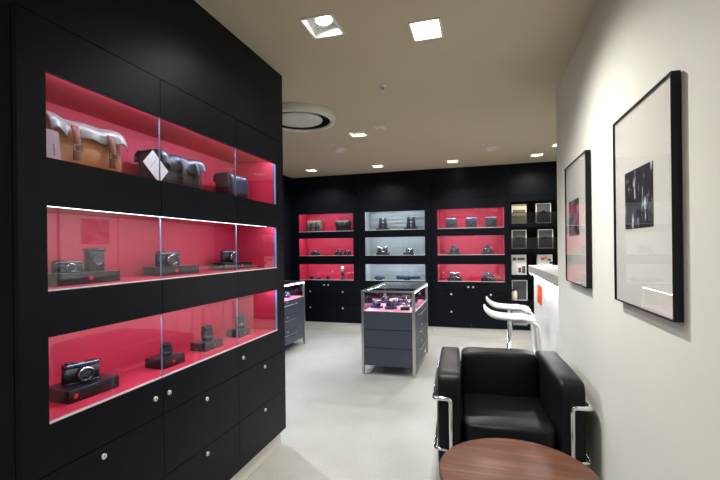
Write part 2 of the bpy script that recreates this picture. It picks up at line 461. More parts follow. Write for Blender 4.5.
m = MB(); m.box(xb + .02, CX - .03, Y0 + .03, Y1 - .02, 0, .114); m.build('plinth', M_plinth, cab, 'pale recessed plinth')
m = MB(); m.box(CX - T, CX, Y0, Y1, 2.1165, CH - .001); m.box(xb, CX - T, Y0, Y0 + .02, 2.1165, CH - .001)
m.build('fascia', M_black, cab)
for i in range(3):
    a, b = Y0 + i * U + (g if i else 0), Y0 + (i + 1) * U - (g if i < 2 else 0)
    m = MB()
    ia, ib = (WIN0 if i == 0 else a), (WIN1 if i == 2 else b)
    zt = [2.1135, 1.95, 1.673, 1.517, 1.244, 1.096, .820, .6635]
    for k in range(0, 8, 2): m.box(CX - T, CX, a, b, zt[k + 1], zt[k])
    for (z0, z1) in ROWS:
        if i == 0: m.box(CX - T, CX, a, WIN0, z0, z1)
        if i == 2: m.box(CX - T, CX, WIN1, b, z0, z1)
    bmesh.ops.remove_doubles(m.bm, verts=m.bm.verts[:], dist=1e-5)
    m.build('front_panel', M_black, cab)
    for (z0, z1) in ((.3885, .6605), (.114, .3855)):
        d = bx('drawer_front', M_black, CX - T, CX, a, b, z0, z1, cab)
        lock(d, (CX, (a + b) / 2 - (.01 if i == 0 else 0), z1 - .037), 'x')
for y in (1.417, 1.497, 2.088): lock(cab, (CX, y, .744), 'x')
for r, (z0, z1) in enumerate(ROWS):
    zt = z1 + (.022 if r != 1 else .010)
    m = MB(); e = .008; xi = CX - T - .012
    m.box(CX - DEP - e, CX - DEP, WIN0 - .03, WIN1 + .03, z0 - e, zt + e)
    m.box(CX - DEP, CX - T - .001, WIN0 - .03 - e, WIN0 - .03, z0 - e, zt + e); m.box(CX - DEP, CX - T - .001, WIN1 + .006, WIN1 + .006 + e, z0 - e, zt + e)
    m.box(CX - DEP, CX - T - .001, WIN0 - .03, WIN1 + .006, z0 - e, z0); m.box(CX - DEP, CX - T - .001, WIN0 - .03, WIN1 + .006, zt, zt + e)
    m.build('niche_lining', M_red, cab, 'red niche lining')
    for (a, b) in ((WIN0, Y0 + U - .001), (Y0 + U + .001, Y0 + 2 * U - .001), (Y0 + 2 * U + .001, WIN1 - .008)):
        m = MB(); x1 = CX - .004; x0 = x1 - .006
        m.box(x0, x1, a, b, z0 + .001, z1 - .001)
        m.bm.faces.ensure_lookup_table()
        for f in m.bm.faces:
            c = f.calc_center_median()
            if abs(c.y - a) < 1e-4 or abs(c.y - b) < 1e-4: f.material_index = 1
        m.build('glass_pane', [M_glass, M_edge], cab, 'clear glass pane')
    m = MB(); m.box(CX - .013, CX - .0025, WIN1 - .007, WIN1 - .0005, z0 + .004, z1 - .002); m.build('edge_glow', M_edgeglow, cab, 'blue strip standing in for the lit far edge of the glass')  # glowing glass edge painted as a separate blue strip
    m = MB(); m.box(CX - .013, CX + .0008, WIN0, WIN1, z0 - .0005, z0 + (.0035 if r else .0))
    if r: m.build('glass_rail', M_rail, cab, 'pale metal rail under the glass')
    else: m.bm.free()
    m = MB()
    if r == 1: m.box(CX - .010, CX - .003, WIN0, WIN1 - .13, z1 - .001, z1 + .002)
    else: m.box(CX - T - .014, CX - T - .004, WIN0, WIN1, zt - .012, zt - .004)
    m.build('led_strip', M_led2 if r == 1 else M_led, cab, 'hidden added light strip')
    if r == 1:
        m = MB(); m.box(CX - T - .016, CX - T - .004, WIN0, WIN1, zt - .006, zt - .001); m.build('led_strip', M_led, cab, 'hidden added light strip')  # hidden second strip added to do the main niche lighting

# ------------------------------------------------------------------ small goods, built facing local +x
def pedestal(L, D, H, loc, rz, label, dot=.42, group='black display plinths with a red dot'):
    t = thing('display_plinth', label, 'display plinth', loc, rz, group)
    m = MB(); m.box(-D / 2, D / 2, -L / 2, L / 2, 0, H, bevel=.002); m.build('block', M_pedestal, t)
    m = MB(); m.lathe([(.0085, 0), (.0085, .001)], (D / 2, -L / 2 + dot * L, H * .5), 'x', 18); m.build('red_dot', M_dot, t, 'round red badge')
    return t

def camera_parts(t, W=.139, H=.077, D=.034, silver=False, lens=.036, lr=.027):
    body = M_cambody; top = M_camsilver if silver else M_cammetal
    def stadium(w, d, n=8):
        r = d / 2; pts = []
        for k in range(n + 1):
            a = -PI / 2 + PI * k / n; pts.append((r * math.sin(-a) * 1, w / 2 - r + r * math.cos(a)))
        for k in range(n + 1):
            a = PI / 2 + PI * k / n; pts.append((r * math.sin(-a), -w / 2 + r + r * math.cos(a)))
        return pts
    m = MB(); m.extrude_poly(stadium(W, D), .004, H * .74, 0, True); m.build('body', body, t)
    m = MB(); m.extrude_poly(stadium(W, D), H * .74, H * .95, 0, True); m.extrude_poly(stadium(W, D), 0, .004, 0, True)
    m.build('top_plate', top, t)
    m = MB(); m.lathe([(lr * 1.1, D / 2 - .002), (lr * 1.1, D / 2 + .006), (lr, D / 2 + .008), (lr, D / 2 + lens * .45), (lr * .93, D / 2 + lens * .5), (lr * .93, D / 2 + lens), (lr * .8, D / 2 + lens), (lr * .72, D / 2 + lens * .8)], (0, .004, H * .44), 'x', 28)
    l = m.build('lens', top if silver else M_cammetal, t)
    m = MB(); m.lathe([(lr * .76, D / 2 + lens * .82), (lr * .5, D / 2 + lens * .9), (.001, D / 2 + lens * .93)], (0, .004, H * .44), 'x', 24, caps=False); m.build('front_glass', M_lensglass, l)
    m = MB(); m.lathe([(lr * 1.02, D / 2 + lens * .62), (lr * 1.04, D / 2 + lens * .66), (lr * 1.04, D / 2 + lens * .74), (lr * .9, D / 2 + lens * .78)], (0, .004, H * .44), 'x', 28); m.build('highlight_ring', M_camsilver, l, 'bright ring standing in for the lens highlight')  # silver ring put in as the highlight on the lens
    m = MB(); m.box(D / 2 - .002, D / 2 + .001, W * .30, W * .41, H * .77, H * .90); m.box(D / 2 - .002, D / 2 + .001, -W * .05, W * .07, H * .79, H * .89); m.box(D / 2 - .002, D / 2 + .001, -W * .42, -W * .34, H * .79, H * .89)
    m.build('finder_window', M_lensglass, t)
    m = MB(); m.lathe([(.009, H * .95), (.009, H * 1.02), (.0075, H * 1.03)], (0, -W * .34, 0), seg=18); m.lathe([(.008, H * .95), (.008, H * 1.01)], (0, -W * .17, 0), seg=18)
    m.build('dial', top, t)
    m = MB(); m.box(-.010, .010, -.012, .012, H * .95, H * .975); m.build('hot_shoe', M_camsilver, t)
    m = MB(); m.lathe([(.0055, 0), (.0055, .001)], (D / 2, W * .17, H * .66), 'x', 16); m.build('red_dot', M_dot, t, 'round red badge')

def camera(loc, rz, label, group, **kw):
    t = thing('camera', label, 'camera', loc, rz, group); camera_parts(t, **kw); return t

def lens(loc, rz, label, r=.03, h=.07, group='lenses standing in the left cabinet'):
    t = thing('camera_lens', label, 'lens', loc, rz, group)
    m = MB(); m.lathe([(r * .82, 0), (r * .82, h * .12), (r * .95, h * .14), (r * .95, h * .38)], seg=26); m.build('mount', M_cammetal, t)
    m = MB(); pr = []
    for k in range(7): z = h * (.38 + .05 * k); pr += [(r, z), (r, z + h * .025), (r * .955, z + h * .03), (r * .955, z + h * .045)]
    m.lathe(pr, seg=26); m.build('focus_ring', M_cambody, t)
    m = MB(); m.lathe([(r * .93, h * .72), (r * .93, h * .97), (r * .88, h), (r * .75, h), (r * .7, h * .94)], seg=26); m.build('barrel', M_cambody, t)
    m = MB(); m.lathe([(r * .72, h * .93), (r * .4, h * .97), (.001, h * .98)], seg=22, caps=False); m.build('front_glass', M_lensglass, t)
    m = MB(); m.lathe([(r * .965, h * .33), (r * .965, h * .36)], seg=26); m.build('scale_ring', M_camsilver, t)
    return t

def bag(loc, rz, label, L, D, H, mb, mf, ms, straps=(-.22, .26), group='camera bags on the top shelf', wave=.008, drop=.42, handle=False):
    """soft satchel: length along y, front at +x"""
    t = thing('camera_bag', label, 'bag', loc, rz, group)
    m = MB(); n = 26; k = 14
    rings = []
    for i in range(n + 1):
        y = -L / 2 + L * i / n
        e = min(1, min(i, n - i) / 2.2); s = .80 + .20 * math.sin(e * PI / 2)
        ring = []
        prof = [(-.5, 0), (-.5, .5), (-.48, .85), (-.42, .95), (-.2, 1.0), (.1, 1.0), (.36, .97), (.46, .90), (.50, .74), (.535, .56), (.505, .50), (.54, .42), (.55, .22), (.53, .06), (.47, 0)]
        for (px, pz) in prof:
            w = 1 + .025 * math.sin(9 * y / L + 4 * pz)
            ring.append(m.bm.verts.new((px * D * s * w, y, pz * (H * (.97 + .03 * s) + .005 * math.sin(11 * y / L + 1)))))
        rings.append(ring)
    q = len(prof)
    for a, b in zip(rings, rings[1:]):
        for j in range(q): m.bm.faces.new((a[j], a[(j + 1) % q], b[(j + 1) % q], b[j]))
    m.bm.faces.new(rings[0]); m.bm.faces.new(list(reversed(rings[-1])))
    for f in m.bm.faces: f.smooth = True
    m.build('body', mb, t)
    # flap from the back edge over the top and down the front
    path = [(-.53, .72), (-.51, .93), (-.40, 1.02), (0, 1.05), (.33, 1.02), (.47, .96), (.55, .85), (.57, .85 - drop * .5), (.58, .85 - drop)]
    def fl(u, v):
        y = -L / 2 * 1.04 + L * 1.04 * u
        f = v * (len(path) - 1); i0 = min(int(f), len(path) - 2); tt = f - i0
        ax, az = path[i0]; bx_, bz = path[i0 + 1]
        px, pz = ax + (bx_ - ax) * tt, az + (bz - az) * tt
        wv = wave * math.sin(u * 15 + .6) * (v ** 1.5) + wave * .8 * math.sin(u * 7 + 2) * v
        ed = max(0, abs(u - .5) - .42) / .08
        pz2 = pz * H + wv * .7 - ed * ed * .010 * (1 if v > .25 else .3)
        px2 = px * D + wv
        nx, nz = -(bz - az) * H, (bx_ - ax) * D
        ny = 0
        l = math.hypot(nx, nz) or 1
        return (px2, y, pz2), (nx / l, ny, nz / l)
    m = MB(); m.sheet(fl, 30, 20, .004); m.build('flap', mf, t)
    for s in straps:
        y = s * L; w = .014
        def st(u, v):
            f = v
            zz = H * (.86 - .70 * f); xx = D * (.55 + .085 * math.sin(min(1, f * 2) * PI / 2)) + .006 - .008 * max(0, f - .55)
            return (xx, y + (u - .5) * 2 * w, zz), (1, 0, .1)
        m = MB(); m.sheet(st, 2, 8, .004); so = m.build('strap', ms, t)
        m = MB(); zb = H * .40; xx = D * .63 + .012
        for (a, b, c, d) in ((-1.2, 1.2, .9, 1.1), (-1.2, 1.2, -1.1, -.9), (-1.2, -1.0, -1, 1), (1.0, 1.2, -1, 1)):
            m.box(xx - .002, xx + .002, y + a * w, y + b * w, zb + c * .011, zb + d * .011)
        m.build('buckle', M_brass, so)
    if handle:
        m = MB(); m.tube([(0, -L * .22, H * 1.0), (0, -L * .20, H * 1.12), (0, 0, H * 1.19), (0, L * .20, H * 1.12), (0, L * .22, H * 1.0)], .008, bend=.03); m.build('handle', ms, t)
    return t

# row 1 : bags and cards
zr = ROWS[0][0] + .001
bag((-1.51, 1.222, zr), 0, 'tan leather satchel with brown straps at the near end of the top red niche', .315, .145, .185, M_tan, M_flapglare, M_strap, wave=.010, drop=.20)
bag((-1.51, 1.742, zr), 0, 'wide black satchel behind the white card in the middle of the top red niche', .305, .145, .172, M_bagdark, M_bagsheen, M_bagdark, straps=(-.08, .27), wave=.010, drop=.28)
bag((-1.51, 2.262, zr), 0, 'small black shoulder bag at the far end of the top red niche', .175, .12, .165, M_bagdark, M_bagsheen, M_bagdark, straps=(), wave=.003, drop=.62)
def card(name, loc, w, h, tilt, roll, rz, mt, label, lines, lift=0.0):
    t = thing(name, label, 'card', loc, rz, None)
    R = Matrix.Rotation(roll, 4, 'X')
    Mx = Matrix.Translation((0, 0, lift)) @ Matrix.Rotation(-tilt, 4, 'Y') @ R
    m = MB(); m.box(-.001, .001, -w / 2, w / 2, 0, h, M=Mx); m.build('card_sheet', mt, t)
    m = MB()
    for (y0, y1, z0, z1) in lines: m.box(.001, .0016, y0 * w, y1 * w, z0 * h, z1 * h, M=Mx)
    m.build('print', M_ink, t, 'faint dark printing')
card('price_card', (-1.372, 1.018, zr), .085, .108, .12, .0, 0, M_lilac, 'upright lilac card in front of the tan satchel', [(.22, .27, .2, .26), (.22, .27, .28, .33), (.22, .27, .35, .42), (.22, .27, .44, .48), (.22, .27, .50, .56)])
card('price_card', (-1.39, 1.555, zr), .090, .118, .10, .80, 0, M_card, 'white card leaning askew against the black satchel', [(-.38, .38, .66, .668)], .0325)
# row 2
zr = ROWS[1][0] + .001; PH = .044
pedestal(.27, .13, PH, (-1.515, 1.235, zr), 0, 'black plinth at the near end of the middle red niche', .50)
pedestal(.265, .10, PH, (-1.548, 1.785, zr), -.18, 'black plinth in the centre of the middle red niche', .45)
pedestal(.27, .10, PH, (-1.545, 2.33, zr), -.1, 'black plinth at the far end of the middle red niche', .62)
t = camera((-1.52, 1.195, zr + PH), -.35, 'low flat black compact camera beside the upright finder in the middle niche', 'cameras in the left cabinet', W=.105, H=.046, D=.03, lens=.022, lr=.017)
# upright electronic finder
t = thing('electronic_finder', 'upright black viewfinder block on the near plinth of the middle niche', 'viewfinder', (-1.515, 1.305, zr + PH), -.2)
m = MB(); m.box(-.022, .022, -.030, .030, .0, .082, bevel=.004); m.build('housing', M_cambody, t)
m = MB(); m.box(-.025, .025, -.034, .034, .082, .094, bevel=.003); m.build('top_cap', M_cammetal, t)
m = MB(); m.lathe([(.020, .022), (.020, .030), (.016, .030), (.014, .025)], (0, 0, .045), 'x', 24); e = m.build('eyepiece', M_cammetal, t)
m = MB(); m.lathe([(.0135, .024), (.001, .027)], (0, 0, .045), 'x', 20, caps=False); m.build('glass', M_lensglass, e)
camera((-1.55, 1.755, zr + PH), -.32, 'black camera on the centre plinth of the middle red niche', 'cameras in the left cabinet', W=.130, H=.076)
camera((-1.55, 2.30, zr + PH), -.32, 'black camera on the far plinth of the middle red niche', 'cameras in the left cabinet', W=.130, H=.078)
# row 3
zr = ROWS[2][0] + .001
pedestal(.205, .14, PH + .002, (-1.485, 1.222, zr), -.04, 'black plinth under the large camera in the lowest red niche', .12)
camera((-1.492, 1.222, zr + PH + .002), -.36, 'black rangefinder camera nearest the viewer in the lowest red niche', 'cameras in the left cabinet', W=.128, H=.078, D=.036, lens=.034, lr=.026)
pedestal(.14, .11, PH, (-1.458, 1.628, zr), .0, 'second black plinth from the near end of the lowest niche', .45)
lens((-1.458, 1.634, zr + PH), 0, 'short black lens on the second plinth of the lowest niche', .029, .058)
pedestal(.155, .10, PH, (-1.472, 1.96, zr), .0, 'third black plinth from the near end of the lowest niche', .5)
lens((-1.475, 1.966, zr + PH), 0, 'taller black lens on the third plinth of the lowest niche', .034, .078)
pedestal(.125, .10, PH, (-1.49, 2.30, zr), .0, 'farthest black plinth at the end of the lowest niche', .5)
lens((-1.485, 2.312, zr + PH), 0, 'farthest black lens at the end of the lowest niche', .032, .085)

# ------------------------------------------------------------------ back wall cabinets
def back_unit(x0, x1, rows, n0, n1, lining, label, doors=True, led=True, mid=None):
    t = thing('wall_cabinet', label, 'cabinet', ((x0 + x1) / 2, BY, 0), 0, None)
    ox = (x0 + x1) / 2
    a, b = x0 - ox + .002, x1 - ox - .002; p, q = n0 - ox, n1 - ox
    yb = .40
    m = MB(); m.box(a, b, .03, yb, 0, .14); m.build('plinth', M_plinth, t, 'pale recessed plinth')
    m = MB(); m.box(a, b, 0, .02, 2.118, CH - .001); m.build('fascia', M_black, t)
    m = MB()
    m.box(a, b, yb - .02, yb, .14, 2.58); m.box(a, a + .02, .021, yb, .14, 2.58); m.box(b - .02, b, .021, yb, .14, 2.58)
    m.build('carcass', M_black, t)
    m = MB(); zs = [2.115]
    for z0, z1 in rows: zs += [z1, z0]
    zs.append(.683 if doors else .14)
    for k in range(0, len(zs), 2): m.box(a, b, 0, .02, zs[k + 1], zs[k])
    for z0, z1 in rows: m.box(a, p, 0, .02, z0, z1); m.box(q, b, 0, .02, z0, z1)
    m.build('front_panel', M_black, t)
    for z0, z1 in rows:
        m = MB(); e = .008; D = .345
        m.box(p, q, D - e, D, z0, z1); zt = z1 + .022; m.box(p, q, D - e, D, z1, zt)
        m.box(p - e, p, .021, D, z0 - e, zt + e); m.box(q, q + e, .021, D, z0 - e, zt + e)
        if lining is M_slat:
            for k in range(5): m.box(p, q, D - .034, D - e, z0 + .004 + k * .062, z0 + .048 + k * .062)
        m.box(p, q, .021, D, z0 - e, z0); m.box(p, q, .021, D, zt, zt + e)
        m.build('niche_lining', lining, t, 'red niche lining' if lining is M_red else None)
        if led:
            m = MB(); m.box(p + .03, q - .03, .024, .034, z1 + .007, z1 + .015); m.build('led_strip', M_ledback, t, 'hidden added light strip')
        if doors:
            m = MB(); m.box(p, q, .004, .010, z0 + .005, z1); m.build('glass_pane', M_glass, t, 'clear glass pane')
            m = MB(); m.box(p, q, .001, .014, z0, z0 + .006); m.build('glass_rail', M_rail, t, 'pale metal rail under the glass')
    if doors:
        c = (p + q) / 2
        for s in (-1, 1):
            u, v = (a, c - .0015) if s < 0 else (c + .0015, b)
            for (z0, z1) in ((.412, .68), (.14, .409)):
                d = bx('drawer_front', M_black, u, v, 0, .02, z0, z1, t)
                lock(d, (c + s * .29, 0, z1 - .030), 'y', .0145)
            lock(t, (c + s * .036, 0, .762), 'y', .0145)
    return t
BR = [(1.657, 1.958), (1.250, 1.544), (.843, 1.109)]
back_unit(-3.075, -1.896, BR, -2.97, -1.997, M_red, 'black wall cabinet with three red niches at the left end of the back wall')
back_unit(-1.896, -.728, BR, -1.797, -.826, M_slat, 'black wall cabinet with three white slatted niches behind the glass case')
back_unit(-.728, .40, BR, -.632, .348, M_red, 'black wall cabinet with three red niches nearer the bar stools')
DR = [(1.705, 2.03), (1.335, 1.65), (.950, 1.275), (.570, .895), (.20, .515)]
dcab = back_unit(.40, 1.60, DR, .435, 1.55, M_black, 'black open shelving with white edged boxes at the right end of the back wall', doors=False, led=False)
for z0, z1 in DR[:2]:
    m = MB(); m.box(.435 - 1.0, 1.55 - 1.0, .02, .026, z0, z0 + .165); m.build('guard_panel', M_guard, dcab, 'grey see-through guard panel')
for z0, z1 in DR[:4]:
    m = MB(); m.box(.44 - 1.0, 1.545 - 1.0, .024, .034, z1 + .007, z1 + .015); m.build('led_strip', emit('shelf_fill', (1, .95, .82), 5), dcab, 'hidden added light strip')  # unseen strips added to brighten the box faces

F = -PI / 2   # goods on the back wall face the camera side
BYC = 6.57
zr = BR[0][0] + .001
bag((-2.72, BYC, zr), F, 'olive grey bag at the left of the upper left red niche, back wall', .23, .13, .185, M_olive, M_olive, M_bagdark, straps=(-.2, .2), wave=.004, group='bags on the back wall')
bag((-2.205, BYC, zr), F, 'dark bag at the right of the upper left red niche, back wall', .24, .13, .18, M_bagdark, M_bagdark, M_bagdark, straps=(-.2, .2), wave=.004, group='bags on the back wall')
zr = BR[1][0] + .001
G = 'cameras on the back wall'
camera((-2.72, BYC, zr), F + .2, 'black camera at the left of the middle red niche of the left back cabinet', G, W=.17, H=.095, lens=.05)
camera((-2.30, BYC, zr), F, 'black camera beside another at the right of the left cabinet middle niche', G, W=.15, H=.10, lens=.05)
camera((-2.135, BYC - .02, zr), F - .3, 'rightmost black camera of the left cabinet middle niche', G, W=.14, H=.09, lens=.05)
zr = BR[2][0] + .001
t = thing('pocket_torch', 'slim upright black tube with a pale head in the lowest left red niche', 'torch', (-2.235, BYC, zr))
m = MB(); m.lathe([(.045, 0), (.045, .012), (.02, .02), (.02, .07)], seg=20); m.build('foot', M_pedestal, t)
m = MB(); m.lathe([(.024, .07), (.024, .13)], seg=20); m.build('tube', M_cambody, t)
m = MB(); m.lathe([(.024, .13), (.029, .15), (.029, .225), (.022, .23)], seg=20); m.build('head', M_camsilver, t)
lens((-2.80, BYC, zr), 0, 'small black lens at the left of the lowest left red niche', .035, .05, 'small lenses on the back wall')
lens((-2.66, BYC, zr), 0, 'second small black lens from the left in the lowest left red niche', .035, .042, 'small lenses on the back wall')
lens((-2.50, BYC, zr), 0, 'small black lens at the middle of the lowest left red niche', .033, .06, 'small lenses on the back wall')

def binoculars(loc, label):
    t = thing('binoculars', label, 'binoculars', loc, F, 'binoculars on white slatted shelf')
    for s in (-1, 1):
        m = MB(); m.lathe([(.034, 0), (.036, .01), (.034, .06), (.028, .09), (.027, .13), (.022, .14), (.024, .145), (.024, .17), (.019, .172)], (0, s * .040, 0), seg=20); m.build('barrel', M_cambody, t)
    m = MB(); m.box(-.014, .014, -.02, .02, .06, .085, bevel=.003); m.box(-.012, .012, -.02, .02, .108, .122, bevel=.003); m.build('bridge', M_cammetal, t)
    m = MB(); m.lathe([(.011, .122), (.011, .145)], seg=16); m.build('focus_wheel', M_cammetal, t)
zr = BR[0][0] + .001
for x, w in ((-1.525, 'left'), (-1.065, 'right')):
    pedestal(.21, .13, .034, (x, BYC, zr), F, 'black plinth under the %s pair of binoculars' % w, .5, 'plinths on the back wall')
    binoculars((x, BYC, zr + .034), 'upright black binoculars on the %s plinth of the white slatted niche' % w)
zr = BR[1][0] + .001
pedestal(.20, .13, .045, (-1.53, BYC, zr), F, 'black plinth under the left silver camera in the slatted niche', .5, 'plinths on the back wall')
camera((-1.535, BYC, zr + .045), F + .35, 'silver camera with pale top at left of the middle slatted niche', G, W=.17, H=.10, silver=True, lens=.06, lr=.036)
pedestal(.17, .13, .045, (-1.10, BYC, zr), F, 'black plinth under the right silver camera in the slatted niche', .5, 'plinths on the back wall')
camera((-1.09, BYC, zr + .045), F - .2, 'small silver camera at right of the middle slatted niche', G, W=.125, H=.07, silver=True, lens=.03)
zr = BR[2][0] + .001
def scope(loc, rz, label, L, r):
    t = thing('spotting_scope', label, 'scope', loc, rz, 'scopes in the lowest slatted niche')
    zc = r + .012
    m = MB(); m.lathe([(r * .75, -L * .5), (r * .75, -L * .2), (r * .9, -L * .15), (r * .9, L * .1), (r, L * .14), (r, L * .5), (r * .85, L * .5), (r * .8, L * .47)], (0, 0, zc), 'y', 24); m.build('tube', M_bluelit, t, 'black tube with blue light in its colour')
    m = MB(); m.lathe([(r * .62, -L * .5), (r * .62, -L * .62), (r * .5, -L * .63)], (0, 0, zc), 'y', 20); m.build('eyepiece', M_cambody, t)
    m = MB(); m.lathe([(r * .79, L * .47), (.001, L * .48)], (0, 0, zc), 'y', 20, caps=False); m.build('front_glass', M_lensglass, t)
    m = MB(); m.box(-.02, .02, -.05, .05, 0, .018, bevel=.002); m.build('foot', M_cambody, t)
scope((-1.135, BYC, zr), F + PI, 'long blue-lit black spotting scope lying in the lowest slatted niche', .34, .038)
scope((-1.60, BYC, zr), F + PI + .3, 'short blue-lit black scope at the left of the lowest slatted niche', .15, .026)

def case_box(loc, label):
    t = thing('camera_case', label, 'case', loc, F, 'square black cases on the back wall')
    m = MB(); m.box(-.055, .055, -.082, .082, 0, .115, bevel=.012, seg=3); m.build('body', M_bagdark, t)
    m = MB(); m.box(-.058, .060, -.085, .085, .085, .168, bevel=.022, seg=3); m.build('lid', M_bagsheen, t)
    m = MB(); m.box(.058, .064, -.018, .018, .06, .10, bevel=.002); m.build('clasp', M_cammetal, t)
zr = BR[0][0] + .001
case_box((-.425, BYC, zr), 'square black case at the left of the upper right red niche')
case_box((-.125, BYC, zr), 'square black case in the middle of the upper right red niche')
case_box((.165, BYC, zr), 'square black case at the right of the upper right red niche')
zr = BR[1][0] + .001
for x, w in ((-.385, 'left'), (.11, 'right')):
    pedestal(.20, .14, .040, (x, BYC, zr), F, 'black plinth at the %s of the middle niche in the right red cabinet' % w, .5, 'plinths on the back wall')
    t = camera((x, BYC, zr + .040), F, 'black camera with raised finder at the %s of the middle right red niche' % w, G, W=.14, H=.082, lens=.05)
    m = MB(); m.box(-.03, .03, -.035, .035, .078, .105, bevel=.006); m.build('finder_hump', M_cammetal, t)
zr = BR[2][0] + .001
for x, w, sv in ((-.385, 'left', True), (.115, 'right', False)):
    pedestal(.215, .14, .055, (x, BYC, zr), F, 'black plinth at the %s of the lowest niche in the right red cabinet' % w, .5, 'plinths on the back wall')
    camera((x, BYC, zr + .055), F, ('silver topped' if sv else 'black') + ' camera at the %s of the lowest right red niche' % w, G, W=.15, H=.082, lens=.045, silver=sv)

# white edged boxes on the open shelving
def gift_box(x, z, w, h, face, label, deco):
    t = thing('gift_box', label, 'box', (x, 6.50, z + .001), 0, 'white edged boxes on the open shelves')
    m = MB(); m.box(-w / 2, w / 2, 0, .10, 0, h); m.build('box_body', M_greybox if face is not M_card else M_card, t)
    m = MB(); e = .012
    m.box(-w / 2, w / 2, -.004, 0, 0, e); m.box(-w / 2, w / 2, -.004, 0, h - e, h); m.box(-w / 2, -w / 2 + e, -.004, 0, e, h - e); m.box(w / 2 - e, w / 2, -.004, 0, e, h - e)
    m.build('white_border', M_white, t)
    m = MB(); m.box(-w / 2 + e, w / 2 - e, -.002, 0, e, h - e); m.build('face', face, t)
    for k, (a, b, c, d, mt) in enumerate(deco):
        m = MB(); m.box(a * w, b * w, -.005, -.002, c * h, d * h, bevel=.001); m.build('picture_patch', mt, t)
CAMP = [(-.30, .30, .50, .58, M_cambody), (-.10, .12, .56, .64, M_cammetal)]
gift_box(.562, DR[0][0], .205, .29, M_cream, 'cream faced white edged box at the top left of the open shelves', [(-.44, .44, .55, .72, M_olive)])
gift_box(.893, DR[0][0], .205, .29, M_greybox, 'grey faced white edged box at the top right of the open shelves', CAMP)
gift_box(.558, DR[1][0], .205, .28, M_greybox, 'grey white edged box on the left of the second shelf down', CAMP)
gift_box(.918, DR[1][0], .205, .28, M_greybox, 'grey white edged box on the right of the second shelf down', CAMP)
gift_box(.553, DR[2][0], .205, .295, M_card, 'white box printed with small pictures, left on the third shelf', [(-.42, -.18, .72, .86, M_greybox), (-.10, .40, .74, .84, M_cammetal), (-.05, .14, .12, .36, M_strap), (.2, .42, .08, .44, M_greybox)])
gift_box(.906, DR[2][0], .205, .295, M_card, 'white box with red and yellow print, right on the third shelf', [(-.25, -.02, .74, .86, M_orange), (.0, .18, .76, .92, M_pic_yellow), (.2, .38, .70, .80, M_ink), (.3, .5, .55, .66, M_ink)])
gift_box(.557, DR[3][0], .215, .30, M_greybox, 'dark white edged box on the fourth shelf behind the bar counter', [(-.2, .3, .52, .60, M_cammetal)])
t = thing('cleaner_bottle', 'small pale bottle in front of the dark box on the fourth shelf', 'bottle', (.50, 6.475, DR[3][0] + .001))
m = MB(); m.lathe([(.022, 0), (.024, .004), (.024, .12), (.012, .14), (.012, .15)], seg=18); m.build('body', M_card, t)
m = MB(); m.lathe([(.014, .15), (.014, .175)], seg=16); m.build('cap', M_cambody, t)
t = thing('cleaner_bottle', 'small pale bottle at the far left of the fourth open shelf', 'bottle', (.452 + .006, 6.475, DR[3][0] + .001))
m = MB(); m.lathe([(.016, 0), (.018, .004), (.018, .12), (.010, .135), (.010, .145)], seg=18); m.build('body', M_cream, t)
m = MB(); m.lathe([(.012, .145), (.012, .165)], seg=16); m.build('cap', M_cambody, t)
t = thing('red_box', 'red and white box on the bottom open shelf behind the stools', 'box', (.56, 6.50, DR[4][0] + .001))
m = MB(); m.box(-.10, .10, 0, .12, 0, .27, bevel=.003); m.build('box_body', M_card, t)
m = MB(); m.box(-.101, .101, -.001, .121, .20, .272, bevel=.002); m.build('lid', M_orange, t)

